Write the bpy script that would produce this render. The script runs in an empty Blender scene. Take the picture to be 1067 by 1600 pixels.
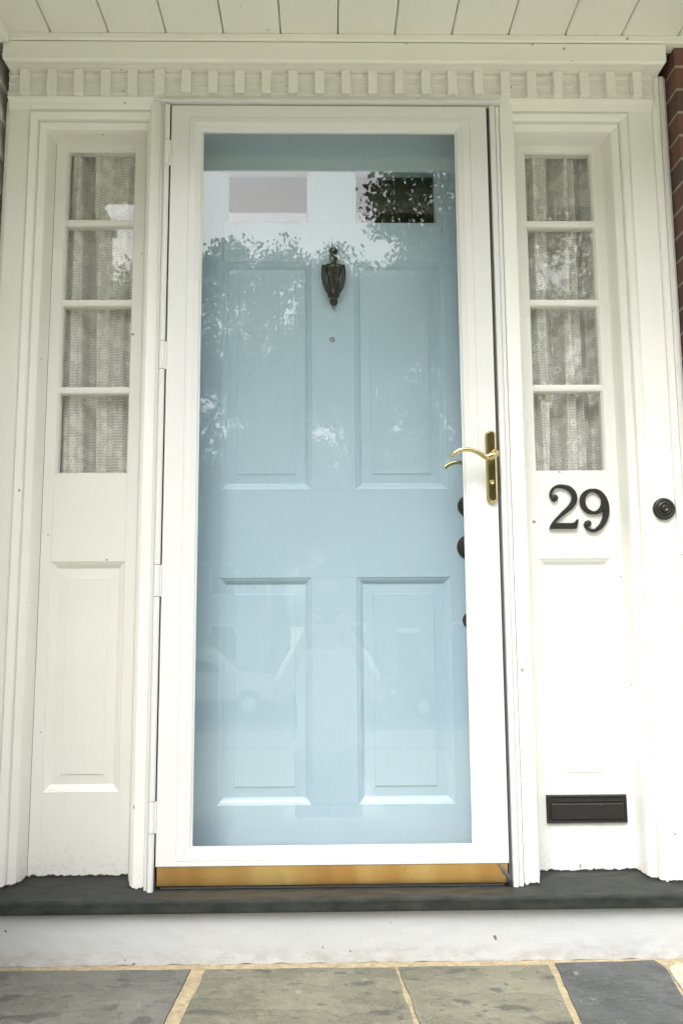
import bpy, bmesh, math, random
from mathutils import Vector, Matrix, noise
random.seed(29)
R = math.radians
S = bpy.context.scene
COL = S.collection

# ------------------------------------------------------------------ camera, sky, sun, exposure
cd = bpy.data.cameras.new('camera'); cam = bpy.data.objects.new('camera', cd); COL.objects.link(cam)
cd.sensor_fit = 'HORIZONTAL'; cd.sensor_width = 36.0; cd.lens = 36.0 * 1292.6 / 1067.0
cd.clip_start = 0.02; cd.clip_end = 600
def cam_basis(yaw, pit, rol):
    cy, sy = math.cos(yaw), math.sin(yaw)
    F = Vector((sy*math.cos(pit), cy*math.cos(pit), math.sin(pit)))
    Rt = Vector((cy, -sy, 0)); U = Rt.cross(F)
    R2 = Rt*math.cos(rol) + U*math.sin(rol); U2 = -Rt*math.sin(rol) + U*math.cos(rol)
    m = Matrix((R2, U2, -F)).transposed()
    return m.to_4x4()
cam.matrix_world = Matrix.Translation((0.4255, -2.1275, 0.6576)) @ cam_basis(0.01697, 0.1283, -0.0062)
S.camera = cam
SUN_EL, SUN_AZ = 58.0, 208.0      # azimuth of the sun: degrees clockwise from +Y
w = bpy.data.worlds.new("World"); S.world = w; w.use_nodes = True
nt = w.node_tree; nt.nodes.clear()
sky = nt.nodes.new('ShaderNodeTexSky'); sky.sky_type = 'NISHITA'; sky.sun_disc = False
sky.sun_elevation = R(SUN_EL); sky.sun_rotation = R(SUN_AZ); sky.air_density = 1.0; sky.dust_density = 6.0; sky.ozone_density = 1.0
hs = nt.nodes.new('ShaderNodeHueSaturation'); hs.inputs['Saturation'].default_value = 0.12
bg = nt.nodes.new('ShaderNodeBackground'); bg.inputs['Strength'].default_value = 0.15
ou = nt.nodes.new('ShaderNodeOutputWorld')
nt.links.new(sky.outputs[0], hs.inputs['Color']); nt.links.new(hs.outputs[0], bg.inputs[0]); nt.links.new(bg.outputs[0], ou.inputs[0])
sd = bpy.data.lights.new('sun', 'SUN'); sd.energy = 0.27; sd.angle = R(30); sd.color = (1.0, 0.965, 0.91)
sun = bpy.data.objects.new('sun', sd); COL.objects.link(sun)
az, el = R(SUN_AZ), R(SUN_EL)
sdir = Vector((math.sin(az)*math.cos(el), math.cos(az)*math.cos(el), math.sin(el)))
sun.rotation_euler = (-sdir).to_track_quat('-Z', 'Y').to_euler()
S.view_settings.view_transform = 'Standard'; S.view_settings.look = 'None'
S.view_settings.gamma = 1.0; S.view_settings.exposure = 1.77
try:
    S.cycles.max_bounces = 12; S.cycles.transparent_max_bounces = 24; S.cycles.use_denoising = True
    S.cycles.sample_clamp_indirect = 6
except Exception: pass

# ------------------------------------------------------------------ materials
class NT:
    def __init__(s, name):
        s.m = bpy.data.materials.new(name); s.m.use_nodes = True
        s.t = s.m.node_tree; s.t.nodes.clear()
        s.out = s.t.nodes.new('ShaderNodeOutputMaterial')
    def n(s, typ, ins=None, **kw):
        x = s.t.nodes.new(typ)
        for k, v in kw.items(): setattr(x, k, v)
        for k, v in (ins or {}).items():
            sock = x.inputs[k]
            if isinstance(v, bpy.types.NodeSocket): s.t.links.new(v, sock)
            else:
                if isinstance(v, (tuple, list)) and len(v) == 3 and sock.type == 'RGBA': v = (*v, 1)
                sock.default_value = v
        return x
    def math(s, op, a, b=0.0, c=None, clamp=False):
        d = {0: a, 1: b}
        if c is not None: d[2] = c
        return s.n('ShaderNodeMath', d, operation=op, use_clamp=clamp).outputs[0]
    def pos(s): return s.n('ShaderNodeNewGeometry').outputs['Position']
    def xyz(s, v): return s.n('ShaderNodeSeparateXYZ', {0: v}).outputs
    def vec(s, a, b, c): return s.n('ShaderNodeCombineXYZ', {0: a, 1: b, 2: c}).outputs[0]
    def scale(s, v, sc): return s.n('ShaderNodeVectorMath', {0: v, 1: sc}, operation='MULTIPLY').outputs[0]
    def noise(s, v, sc, det=4, rough=.55): return s.n('ShaderNodeTexNoise', {'Vector': v, 'Scale': sc, 'Detail': det, 'Roughness': rough}).outputs[0]
    def mix(s, f, a, b):
        x = s.t.nodes.new('ShaderNodeMix'); x.data_type = 'RGBA'
        for i, v in ((0, f), (6, a), (7, b)):
            if isinstance(v, bpy.types.NodeSocket): s.t.links.new(v, x.inputs[i])
            else: x.inputs[i].default_value = (*v, 1) if isinstance(v, tuple) and len(v) == 3 else v
        return x.outputs[2]
    def ramp(s, f, a, b): return s.n('ShaderNodeMapRange', {0: f, 1: a, 2: b}).outputs[0]
    def bump(s, h, st=.3, dist=.002): return s.n('ShaderNodeBump', {'Height': h, 'Strength': st, 'Distance': dist}).outputs[0]
    def pbr(s, col, rough=.5, metal=0.0, bump=None, **k):
        ins = {'Base Color': col, 'Roughness': rough, 'Metallic': metal}
        if bump is not None: ins['Normal'] = bump
        ins.update(k)
        p = s.n('ShaderNodeBsdfPrincipled', ins); s.t.links.new(p.outputs[0], s.out.inputs[0]); return s.m

def paint(name, col, rough=.42, wear=1.0, sillpaint=False, strokes=(60, 60, 6)):
    t = NT(name); p = t.pos()
    st = t.noise(t.scale(p, strokes), 4, 3)
    big = t.noise(p, 5, 3)
    c = t.mix(t.ramp(big, .3, .7), tuple(x*.965 for x in col), col)
    fine = t.noise(t.scale(p, (30, 30, 9)), 9, 5, .7)
    c = t.mix(t.math('MULTIPLY', t.ramp(fine, .62, .78), .22*wear), c, (col[0]*.72, col[1]*.68, col[2]*.58))
    chip = t.noise(p, 46, 2, .4)
    c = t.mix(t.math('MULTIPLY', t.ramp(chip, .765, .785), .75*wear), c, (.17, .14, .11))
    if sillpaint:
        z = t.xyz(p)[2]
        edge = t.math('ADD', t.math('MULTIPLY', t.noise(p, 60, 5, .65), .022), -.0062)
        low = t.math('LESS_THAN', z, edge)
        near = t.math('MULTIPLY', t.ramp(z, .10, .0), t.ramp(t.noise(p, 90, 4), .52, .62))
        c = t.mix(t.math('MULTIPLY', near, .3), c, (.55, .52, .46))
        c = t.mix(low, c, (.035, .035, .033))
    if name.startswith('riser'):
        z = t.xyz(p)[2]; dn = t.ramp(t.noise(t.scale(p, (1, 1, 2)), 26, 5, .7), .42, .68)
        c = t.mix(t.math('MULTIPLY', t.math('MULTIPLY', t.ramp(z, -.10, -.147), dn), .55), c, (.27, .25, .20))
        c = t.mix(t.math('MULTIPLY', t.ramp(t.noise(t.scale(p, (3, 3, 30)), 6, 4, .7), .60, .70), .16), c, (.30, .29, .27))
    lump = t.noise(t.scale(p, (1, 1, .6)), 38, 4)
    h = t.math('ADD', t.math('MULTIPLY', st, .5), t.math('MULTIPLY', lump, .6*wear))
    return t.pbr(c, rough, bump=t.bump(h, .28, .0022))

M = {}
M['trim'] = paint('old_white_paint', (.85, .84, .80), .5, sillpaint=True)
M['trimx'] = paint('old_white_paint_horizontal', (.84, .828, .778), .5, strokes=(6, 60, 60))
M['ceil'] = paint('ceiling_paint', (.84, .828, .778), .55, .5, strokes=(60, 5, 60))
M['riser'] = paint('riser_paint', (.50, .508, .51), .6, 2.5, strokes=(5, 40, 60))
M['storm'] = paint('storm_door_enamel', (.75, .752, .742), .3, 0.0)
M['blue'] = paint('light_blue_paint', (.485, .63, .74), .34, .15)
M['siding'] = paint('siding_paint', (.74, .74, .66), .6, .8)

def sillm():
    t = NT('dark_sill_paint'); p = t.pos(); n = t.noise(t.scale(p, (3, 9, 9)), 5, 5, .65)
    c = t.mix(t.ramp(n, .35, .7), (.022, .024, .021), (.048, .051, .046))
    return t.pbr(c, .6, bump=t.bump(t.noise(p, 60, 4), .25, .002), **{'Specular IOR Level': .15})
M['sill'] = sillm()
def simple(name, col, rough, metal=0., ns=40, amt=.15, bs=.2, bd=.001):
    t = NT(name); p = t.pos(); n = t.noise(p, ns, 4)
    c = t.mix(t.ramp(n, .3, .7), tuple(x*(1-amt) for x in col), col)
    return t.pbr(c, rough, metal, bump=t.bump(n, bs, bd))
M['iron'] = simple('black_iron', (.022, .021, .018), .42, 0., 120, .4, .35)
M['bronze'] = simple('oil_rubbed_bronze', (.085, .078, .068), .3, .75, 90, .5, .4)
M['darkdisc'] = simple('dark_bronze', (.06, .048, .038), .45, .4, 90, .4, .3)
M['nickel'] = simple('dull_nickel', (.42, .40, .36), .35, .6, 90, .3, .2)
M['gap'] = simple('weatherstrip', (.09, .09, .088), .7)
M['blackin'] = simple('dim_hall_grey', (.10, .095, .085), .8)  # dark grey stands in for the shade of an unlit hall
M['mortar'] = simple('mortar', (.42, .345, .215), .9, 0., 70, .4, .8, .003)
def brass(name, col, rough, st=(4, 60, 200)):
    t = NT(name); p = t.pos(); n = t.noise(t.scale(p, st), 5, 3)
    n2 = t.noise(p, 7, 2)
    c = t.mix(t.ramp(n2, .35, .65), tuple(x*.8 for x in col), col)
    return t.pbr(c, t.math('ADD', t.math('MULTIPLY', n, .12), rough), 1.0, bump=t.bump(n, .06, .001))
M['brass'] = brass('polished_brass', (.70, .56, .28), .13, (60, 60, 60))
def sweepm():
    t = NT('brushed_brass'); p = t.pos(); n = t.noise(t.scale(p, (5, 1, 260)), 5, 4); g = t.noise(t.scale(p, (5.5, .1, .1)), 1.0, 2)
    c = t.mix(t.ramp(g, .38, .62), (.70, .37, .12), (.95, .68, .27))  # broad colour bands stand in for reflections along the strip
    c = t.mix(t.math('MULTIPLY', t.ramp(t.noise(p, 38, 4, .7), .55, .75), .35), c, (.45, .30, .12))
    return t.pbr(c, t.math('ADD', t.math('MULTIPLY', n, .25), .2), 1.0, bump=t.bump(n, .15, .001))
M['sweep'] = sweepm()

def glass(name, tint, refl=1.0):
    t = NT(name); g = t.n('ShaderNodeNewGeometry')
    d = t.n('ShaderNodeVectorMath', {0: g.outputs['Normal'], 1: g.outputs['Incoming']}, operation='DOT_PRODUCT').outputs['Value']
    d = t.math('ABSOLUTE', d)
    f = t.math('ADD', t.math('MULTIPLY', t.math('POWER', t.math('SUBTRACT', 1.0, d), 5.0), .96), .058*refl)
    wav = t.noise(t.pos(), 3.5, 1)
    bp = t.bump(wav, .05, .004)
    tr = t.n('ShaderNodeBsdfTransparent', {'Color': tint}).outputs[0]
    gl = t.n('ShaderNodeBsdfGlossy', {'Roughness': 0.0, 'Normal': bp}).outputs[0]
    mx = t.n('ShaderNodeMixShader', {0: f, 1: tr, 2: gl})
    t.t.links.new(mx.outputs[0], t.out.inputs[0]); return t.m
M['glass'] = glass('window_glass', (.985, .99, .985), 1.05)
M['oldglass'] = glass('old_window_glass', (.985, .99, .98), .9)

def lace(name, ribs):
    t = NT(name); x, y, z = t.xyz(t.pos())
    u = t.math('MULTIPLY', x, 1.15)
    v3 = t.vec(u, 0.0, z)
    warp = t.noise(v3, 14, 2)
    fl = t.n('ShaderNodeTexVoronoi', {'Vector': t.vec(t.math('ADD', u, t.math('MULTIPLY', warp, .03)), 0., t.math('MULTIPLY', z, .8)), 'Scale': 34.0}).outputs['Distance']
    fl2 = t.n('ShaderNodeTexVoronoi', {'Vector': v3, 'Scale': 80.0}, feature='DISTANCE_TO_EDGE').outputs['Distance']
    flower = t.math('MULTIPLY', t.ramp(fl, .5, .38), t.ramp(t.math('SINE', t.math('MULTIPLY', fl, 55.)), -.6, .3))
    vein = t.ramp(fl2, .12, .03)
    rib = t.ramp(t.math('SINE', t.math('MULTIPLY', z, 2*math.pi/.0082)), -.35, .5)
    mesh = t.ramp(t.math('SINE', t.math('MULTIPLY', u, 2*math.pi/.0045)), -1, 1)
    den = t.math('ADD', t.math('ADD', .60, t.math('MULTIPLY', flower, .6)), t.math('MULTIPLY', vein, .10))
    den = t.math('ADD', den, t.math('MULTIPLY', rib, ribs))
    den = t.math('ADD', den, t.math('MULTIPLY', mesh, .07), clamp=True)
    df = t.n('ShaderNodeBsdfDiffuse', {'Color': (.95, .945, .91)}).outputs[0]
    tl = t.n('ShaderNodeBsdfTranslucent', {'Color': (.8, .8, .76)}).outputs[0]
    cl = t.n('ShaderNodeMixShader', {0: .12, 1: df, 2: tl}).outputs[0]
    tr = t.n('ShaderNodeBsdfTransparent').outputs[0]
    mx = t.n('ShaderNodeMixShader', {0: den, 1: tr, 2: cl})
    t.t.links.new(mx.outputs[0], t.out.inputs[0]); return t.m
M['laceL'] = lace('lace_ribbed', .22); M['laceR'] = lace('lace_fine', .14)

def brick(name, c1, c2, mort):
    t = NT(name); x, y, z = t.xyz(t.pos())
    v = t.vec(t.math('ADD', x, y), z, 0.)
    b = t.n('ShaderNodeTexBrick', {'Vector': v, 'Color1': c1, 'Color2': c2, 'Mortar': mort, 'Scale': 1.0,
        'Mortar Size': .0045, 'Mortar Smooth': .25, 'Bias': 0., 'Brick Width': .205, 'Row Height': .0675})
    n = t.noise(t.pos(), 60, 5, .7)
    c = t.mix(t.math('MULTIPLY', t.ramp(n, .35, .7), .45), b.outputs[0], (.09, .06, .05))
    h = t.math('SUBTRACT', t.math('MULTIPLY', n, .25), b.outputs[1])
    return t.pbr(c, .85, bump=t.bump(h, .6, .006))
M['brick'] = brick('red_brick', (.17, .072, .055), (.095, .055, .048), (.34, .31, .26))
M['brick2'] = brick('street_brick', (.30, .15, .11), (.22, .12, .09), (.4, .38, .35))

def slate(name, base, alt, wet):
    t = NT(name); p = t.pos()
    n1 = t.noise(p, 5.5, 5, .6); n2 = t.noise(p, 40, 5, .7)
    c = t.mix(t.ramp(n1, .35, .65), base, alt)
    c = t.mix(t.math('MULTIPLY', t.ramp(n2, .45, .75), .35), c, tuple(min(1, x*1.55) for x in alt))
    spot = t.ramp(t.noise(t.scale(p, (1, 1.6, 1)), 13, 3, .5), .60, .64)
    sp2 = t.ramp(t.noise(p, 34, 2, .5), .66, .70)
    wetm = t.math('MAXIMUM', spot, sp2)
    c = t.mix(t.math('MULTIPLY', wetm, wet), c, (.045, .048, .045))
    lich = t.ramp(t.noise(t.scale(p, (1.5, 1, 1)), 9, 4, .7), .66, .72)
    c = t.mix(t.math('MULTIPLY', lich, .35), c, (.40, .38, .27))
    rough = t.math('SUBTRACT', .72, t.math('MULTIPLY', wetm, .35*wet))
    clf = t.ramp(t.noise(t.scale(p, (1, 1.8, 1)), 7, 3, .55), .50, .515)
    grit = t.noise(p, 260, 3, .6)
    c = t.mix(t.math('MULTIPLY', clf, .25), c, tuple(x*.6 for x in base))
    c = t.mix(t.math('MULTIPLY', t.ramp(grit, .5, .75), .4), c, tuple(min(1, x*1.9) for x in alt))
    h = t.math('ADD', t.math('ADD', n1, t.math('MULTIPLY', n2, .3)), t.math('ADD', t.math('MULTIPLY', clf, .25), t.math('MULTIPLY', grit, .08)))
    return t.pbr(c, rough, bump=t.bump(h, .7, .008))
M['slateA'] = slate('grey_slate', (.10, .10, .085), (.145, .145, .128), .7)
M['slateB'] = slate('green_grey_slate', (.11, .108, .078), (.175, .17, .125), .75)
M['slateC'] = slate('dark_wet_slate', (.055, .058, .057), (.085, .09, .087), .7)
M['slateD'] = slate('pale_slate', (.32, .32, .26), (.4, .39, .31), .15)  # pale chip stone; unseen rows and steps share it to bounce light up

def grass():
    t = NT('grass'); p = t.pos()
    c = t.mix(t.noise(p, 3, 5, .7), (.25, .275, .17), (.33, .345, .24))  # paled so the unseen lawn bounces more light onto the doorway
    return t.pbr(c, .9, bump=t.bump(t.noise(p, 40, 4), .8, .03))
M['grass'] = grass()
M['asphalt'] = simple('asphalt', (.06, .06, .062), .85, 0., 30, .3)
M['pave'] = simple('pavement_concrete', (.30, .29, .27), .85, 0., 12, .2)
M['concrete'] = simple('concrete', (.60, .58, .53), .85, 0., 12, .2)
def leafm(name, a, b):
    t = NT(name); p = t.pos()
    c = t.mix(t.noise(p, 2.2, 3), a, b)
    df = t.n('ShaderNodeBsdfPrincipled', {'Base Color': c, 'Roughness': .5}).outputs[0]
    tl = t.n('ShaderNodeBsdfTranslucent', {'Color': (.10, .16, .03, 1)}).outputs[0]
    mx = t.n('ShaderNodeMixShader', {0: .22, 1: df, 2: tl}); t.t.links.new(mx.outputs[0], t.out.inputs[0]); return t.m
M['leaf'] = leafm('maple_leaves', (.05, .09, .03), (.09, .14, .045))
M['leaf2'] = leafm('far_leaves', (.06, .10, .04), (.11, .16, .06))
M['bark'] = simple('bark', (.10, .08, .06), .95, 0., 20, .5, .8, .02)
M['silver'] = simple('silver_car_paint', (.70, .71, .72), .25, .1, 10, .03, .0)
M['darkcar'] = simple('dark_car_paint', (.05, .06, .09), .2, .2, 10, .05, .0)
M['carglass'] = simple('tinted_glass', (.03, .035, .04), .05, 0., 5, .1, .0)
M['rubber'] = simple('rubber', (.025, .025, .025), .8)
M['lamp'] = simple('lamp_lens', (.8, .8, .78), .1, .3)
M['skin'] = simple('skin', (.52, .34, .25), .55, 0., 30, .08, .1)
M['shirt'] = simple('white_cotton', (.84, .84, .84), .85, 0., 40, .06, .4)
M['pants'] = simple('pale_linen_trousers', (.62, .61, .59), .9, 0., 40, .15, .4)
M['hair'] = simple('brown_hair', (.06, .04, .025), .6, 0., 90, .4, .5)
M['cream'] = simple('house_siding_cream', (.62, .60, .54), .7)
M['roofm'] = simple('roof_shingles', (.10, .09, .085), .9, 0., 14, .4)

# ------------------------------------------------------------------ mesh helpers
def tag(o, label=None, cat=None, group=None, kind=None):
    if label: o['label'] = label
    if cat: o['category'] = cat
    if group: o['group'] = group
    if kind: o['kind'] = kind
    return o
def empty(name, loc=(0, 0, 0), label=None, cat=None, group=None):
    o = bpy.data.objects.new(name, None); COL.objects.link(o); o.location = loc; o.empty_display_size = .05
    return tag(o, label, cat, group)
class MB:
    def __init__(s): s.bm = bmesh.new()
    def faces(s, vs, fs, smooth=False):
        v = [s.bm.verts.new(p) for p in vs]
        for f in fs:
            try: q = s.bm.faces.new([v[i] for i in f]); q.smooth = smooth
            except ValueError: pass
        return v
    def box(s, x0, x1, y0, y1, z0, z1, bev=0., seg=1):
        vs = [(x, y, z) for x in (x0, x1) for y in (y0, y1) for z in (z0, z1)]
        fs = [(0, 1, 3, 2), (4, 6, 7, 5), (0, 4, 5, 1), (2, 3, 7, 6), (0, 2, 6, 4), (1, 5, 7, 3)]
        b = bmesh.new(); v = [b.verts.new(p) for p in vs]
        for f in fs: b.faces.new([v[i] for i in f])
        if bev: bmesh.ops.bevel(b, geom=b.edges[:], offset=bev, segments=seg, affect='EDGES', profile=.5)
        s.merge(b); return s
    def merge(s, b, smooth=None):
        me = bpy.data.meshes.new('t'); b.to_mesh(me); b.free()
        s.bm.from_mesh(me); bpy.data.meshes.remove(me)
    def nest(s, rects, cap=False, back=False):
        """rects: (x0,x1,z0,z1,y) loops joined in turn."""
        loops = []
        for x0, x1, z0, z1, y in rects:
            loops.append([s.bm.verts.new(p) for p in ((x0, y, z0), (x1, y, z0), (x1, y, z1), (x0, y, z1))])
        for a, b in zip(loops, loops[1:]):
            for i in range(4):
                j = (i+1) % 4
                s.bm.faces.new((a[i], a[j], b[j], b[i]))
        if cap: s.bm.faces.new(loops[-1])
        return s
    def extr(s, prof, axis, a, b, caps=True, closed=True):
        """profile extruded along axis: 'z' prof=(x,y); 'x' prof=(y,z); 'y' prof=(x,z)."""
        def P(p, t):
            return {'z': (p[0], p[1], t), 'x': (t, p[0], p[1]), 'y': (p[0], t, p[1])}[axis]
        A = [s.bm.verts.new(P(p, a)) for p in prof]; B = [s.bm.verts.new(P(p, b)) for p in prof]
        n = len(prof)
        for i in range(n if closed else n-1):
            j = (i+1) % n; s.bm.faces.new((A[i], A[j], B[j], B[i]))
        if caps and closed: s.bm.faces.new(A); s.bm.faces.new(B[::-1])
        return s
    def sweep(s, prof, path):
        """prof points placed at every station by a function path(k, p) -> xyz; stations = len"""
        rings = [[s.bm.verts.new(f(p)) for p in prof] for f in path]
        for a, b in zip(rings, rings[1:]):
            for i in range(len(prof)-1): s.bm.faces.new((a[i], a[i+1], b[i+1], b[i]))
        return s
    def lathe(s, prof, c=(0, 0, 0), axis='z', seg=24, sx=1.0, sy=1.0):
        rings = []
        for r, h in prof:
            ring = []
            for k in range(seg):
                a = 2*math.pi*k/seg; u, v = r*math.cos(a)*sx, r*math.sin(a)*sy
                p = {'z': (u, v, h), 'y': (u, h, v), 'x': (h, u, v)}[axis]
                ring.append(s.bm.verts.new((p[0]+c[0], p[1]+c[1], p[2]+c[2])))
            rings.append(ring)
        for a, b in zip(rings, rings[1:]):
            for i in range(seg):
                j = (i+1) % seg; f = s.bm.faces.new((a[i], a[j], b[j], b[i])); f.smooth = True
        for rg in (rings[0], rings[-1]):
            try: f = s.bm.faces.new(rg)
            except ValueError: pass
        return s
    def tube(s, pts, rad, seg=10, flat=1.0, closed=False):
        pts = [Vector(p) for p in pts]; n = len(pts)
        if not isinstance(rad, (list, tuple)): rad = [rad]*n
        rings = []; up = None
        for i, p in enumerate(pts):
            d = (pts[min(i+1, n-1)] - pts[max(i-1, 0)]).normalized()
            if up is None:
                up = Vector((0, 1, 0)) if abs(d.y) < .9 else Vector((1, 0, 0))
            a = (up - d*up.dot(d)).normalized(); up = a; b = d.cross(a)
            rings.append([s.bm.verts.new(p + (a*math.cos(2*math.pi*k/seg)*flat + b*math.sin(2*math.pi*k/seg))*rad[i]) for k in range(seg)])
        for a, b in zip(rings, rings[1:]):
            for i in range(seg):
                j = (i+1) % seg; f = s.bm.faces.new((a[i], a[j], b[j], b[i])); f.smooth = True
        s.bm.faces.new(rings[0][::-1]); s.bm.faces.new(rings[-1]); return s
    def sphere(s, c, r, sx=1, sy=1, sz=1, u=16, v=10):
        m = Matrix.Translation(c) @ Matrix.Diagonal((r*sx, r*sy, r*sz, 1))
        ret = bmesh.ops.create_uvsphere(s.bm, u_segments=u, v_segments=v, radius=1, matrix=m)
        for vv in ret['verts']:
            for f in vv.link_faces: f.smooth = True
        return s
    def build(s, name, mat, parent=None, loc=None, normals=True):
        if normals: bmesh.ops.recalc_face_normals(s.bm, faces=s.bm.faces[:])
        me = bpy.data.meshes.new(name); s.bm.to_mesh(me); s.bm.free()
        me.materials.append(M[mat] if isinstance(mat, str) else mat)
        o = bpy.data.objects.new(name, me); COL.objects.link(o)
        if parent:
            o.parent = parent; o.matrix_parent_inverse = Matrix.Identity(4)
            base = Vector(parent.location)
            if parent.parent: base = base + Vector(parent.parent.location)
            if loc is None: me.transform(Matrix.Translation(-base))
        elif loc is not None:
            o.location = loc; me.transform(Matrix.Translation(-Vector(loc)))
        return o
def smoothpts(pts, n=6):
    out = []
    P = [Vector(p) for p in pts]; P = [P[0]*2-P[1]] + P + [P[-1]*2-P[-2]]
    for i in range(1, len(P)-2):
        for k in range(n):
            t = k/n; a, b, c, d = P[i-1], P[i], P[i+1], P[i+2]
            out.append(.5*((2*b) + (c-a)*t + (2*a-5*b+4*c-d)*t*t + (3*b-a-3*c+d)*t**3))
    out.append(P[-2]); return out

# ------------------------------------------------------------------ ground, road and porch floor (setting)
def ground_z(y):
    if y > -4: return -.95
    if y > -12: return -.95 - 1.0*((-4-y)/8)
    return -1.95
g = MB()
ys = [40, 5, -1, -4, -6, -8, -10, -12, -16, -30, -60, -250]
xs = [-250, -60, -20, -8, 0, 8, 20, 60, 250]
V = [[g.bm.verts.new((x, y, ground_z(y))) for x in xs] for y in ys]
for a, b in zip(V, V[1:]):
    for i in range(len(xs)-1): g.bm.faces.new((a[i], a[i+1], b[i+1], b[i]))
tag(g.build('ground', 'grass'), kind='structure')
g = MB(); g.box(-250, 250, -26.5, -18, -1.99, -1.94)
tag(g.build('road', 'asphalt'), kind='structure')
g = MB(); g.box(-250, 250, -16.6, -15.0, -1.99, -1.92); g.box(-250, 250, -17.99, -17.85, -1.99, -1.82); g.box(-250, 250, -26.65, -26.51, -1.99, -1.82)
tag(g.build('pavement', 'pave'), kind='structure')
g = MB(); g.box(-1.2, 3.0, -3.9, -2.20, -1.0, -.93)  # wide pad added out of view to bounce light onto the upper trim
n = 10
for k in range(n):
    y1 = -4 - 8*k/n; y0 = -4 - 8*(k+1)/n
    g.faces([(0, y1, ground_z(y1)+.012), (1, y1, ground_z(y1)+.012), (1, y0, ground_z(y0)+.012), (0, y0, ground_z(y0)+.012)], [(0, 1, 2, 3)])
tag(g.build('path', 'concrete'), kind='structure')

FZ = -.145
floor = MB().box(-.75, 2.2, -1.35, .10, -.95, FZ-.0045).build('porch_floor', 'mortar'); tag(floor, kind='structure')
def stone(poly, mat, z=FZ):
    b = bmesh.new(); pts = []
    m = len(poly)
    for i in range(m):
        a, c = Vector(poly[i]), Vector(poly[(i+1) % m]); L = (c-a).length; k = max(2, int(L/.035))
        for j in range(k):
            p = a.lerp(c, j/k); q = noise.noise(Vector((p.x*14, p.y*14, 3.1)))*.0045
            nrm = Vector((-(c-a).y, (c-a).x)).normalized(); pts.append(p + nrm*q)
    vs = [b.verts.new((p.x, p.y, z)) for p in pts]; f = b.faces.new(vs)
    r = bmesh.ops.extrude_face_region(b, geom=[f]); vv = [e for e in r['geom'] if isinstance(e, bmesh.types.BMVert)]
    bmesh.ops.translate(b, vec=(0, 0, -.03), verts=vv)
    me = MB(); me.merge(b)
    return me.build('flagstone', mat, floor)
Y1 = -.086
stone([(-.74, Y1-.001), (-.74, -.55), (.083, -.55), (.104, Y1-.004)], 'slateA')
stone([(.140, Y1-.006), (.113, -.55), (.607, -.55), (.577, Y1-.008)], 'slateB')
stone([(.586, Y1-.006), (.618, -.55), (.897, -.55), (.935, Y1-.004)], 'slateB')
stone([(.955, Y1+.004), (.911, -.55), (1.15, -.55), (1.178, -.26), (1.20, -.115), (1.19, Y1+.012)], 'slateC')
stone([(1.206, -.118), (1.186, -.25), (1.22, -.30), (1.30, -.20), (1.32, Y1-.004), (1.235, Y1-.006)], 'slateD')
stone([(1.165, -.55), (1.192, -.285), (1.225, -.315), (1.33, -.20), (1.345, Y1), (2.15, Y1), (2.15, -.55)], 'slateC')
for r_, (ya, yb, xs_) in enumerate([(-.562, -.95, [-.74, -.3, .32, .8, 1.3, 1.75, 2.15]), (-.962, -1.34, [-.74, .05, .5, 1.05, 1.5, 2.15])]):
    for i in range(len(xs_)-1):
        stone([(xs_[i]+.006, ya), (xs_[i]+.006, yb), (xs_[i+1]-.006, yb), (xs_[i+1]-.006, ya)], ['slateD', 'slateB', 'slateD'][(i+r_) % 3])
st = empty('porch_steps', (.8, -1.65, -.95), 'wide slate steps going down from the front of the porch', 'steps')
for k in range(3):
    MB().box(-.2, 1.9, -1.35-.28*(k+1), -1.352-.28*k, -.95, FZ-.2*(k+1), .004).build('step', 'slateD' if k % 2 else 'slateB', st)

# ------------------------------------------------------------------ walls and ceiling
# interior shell behind the front wall, so that the glass looks into a dim hall
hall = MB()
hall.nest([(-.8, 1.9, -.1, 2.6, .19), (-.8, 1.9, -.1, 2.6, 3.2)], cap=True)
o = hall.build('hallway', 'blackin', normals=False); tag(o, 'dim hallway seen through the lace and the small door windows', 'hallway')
# left clapboard side wall of the porch
sw = MB(); prof = []
z = -.15; ex = .1012; xw = -.487
prof.append((xw-.12, z)); k = 0
zz = .0165 - .2
while zz < 2.40:
    prof += [(xw+.014, zz), (xw+.002, zz+ex-.001), (xw+.002, zz+ex)]
    zz += ex
prof.append((xw-.12, zz))
sw.extr(prof, 'y', -.83, .105)
w_l = sw.build('side_wall', 'siding')
tag(w_l, 'pale green grey clapboard wall running out along the left edge of the porch', 'wall')
cb = MB().box(xw-.125, xw+.03, -.86, -.831, -.15, 2.236, .003).build('corner_board', 'trim', w_l)
# right brick wall
bw = MB(); bw.box(1.386, 3.4, -.042, .3, -.95, 2.9); o = bw.build('brick_wall', 'brick')
tag(o, 'red brick house wall with light mortar at the right of the doorway', 'wall')
bw = MB(); bw.box(-3.0, -.49, .106, .3, -.95, 2.9); o = bw.build('brick_wall', 'brick')
tag(o, 'red brick house wall hidden behind the clapboard side wall on the left', 'wall')
bw = MB(); bw.box(-.489, 1.385, .14, .3, 2.24, 2.9); o = bw.build('brick_wall', 'brick')
tag(o, 'red brick house wall above the porch roof over the door', 'wall')
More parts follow.
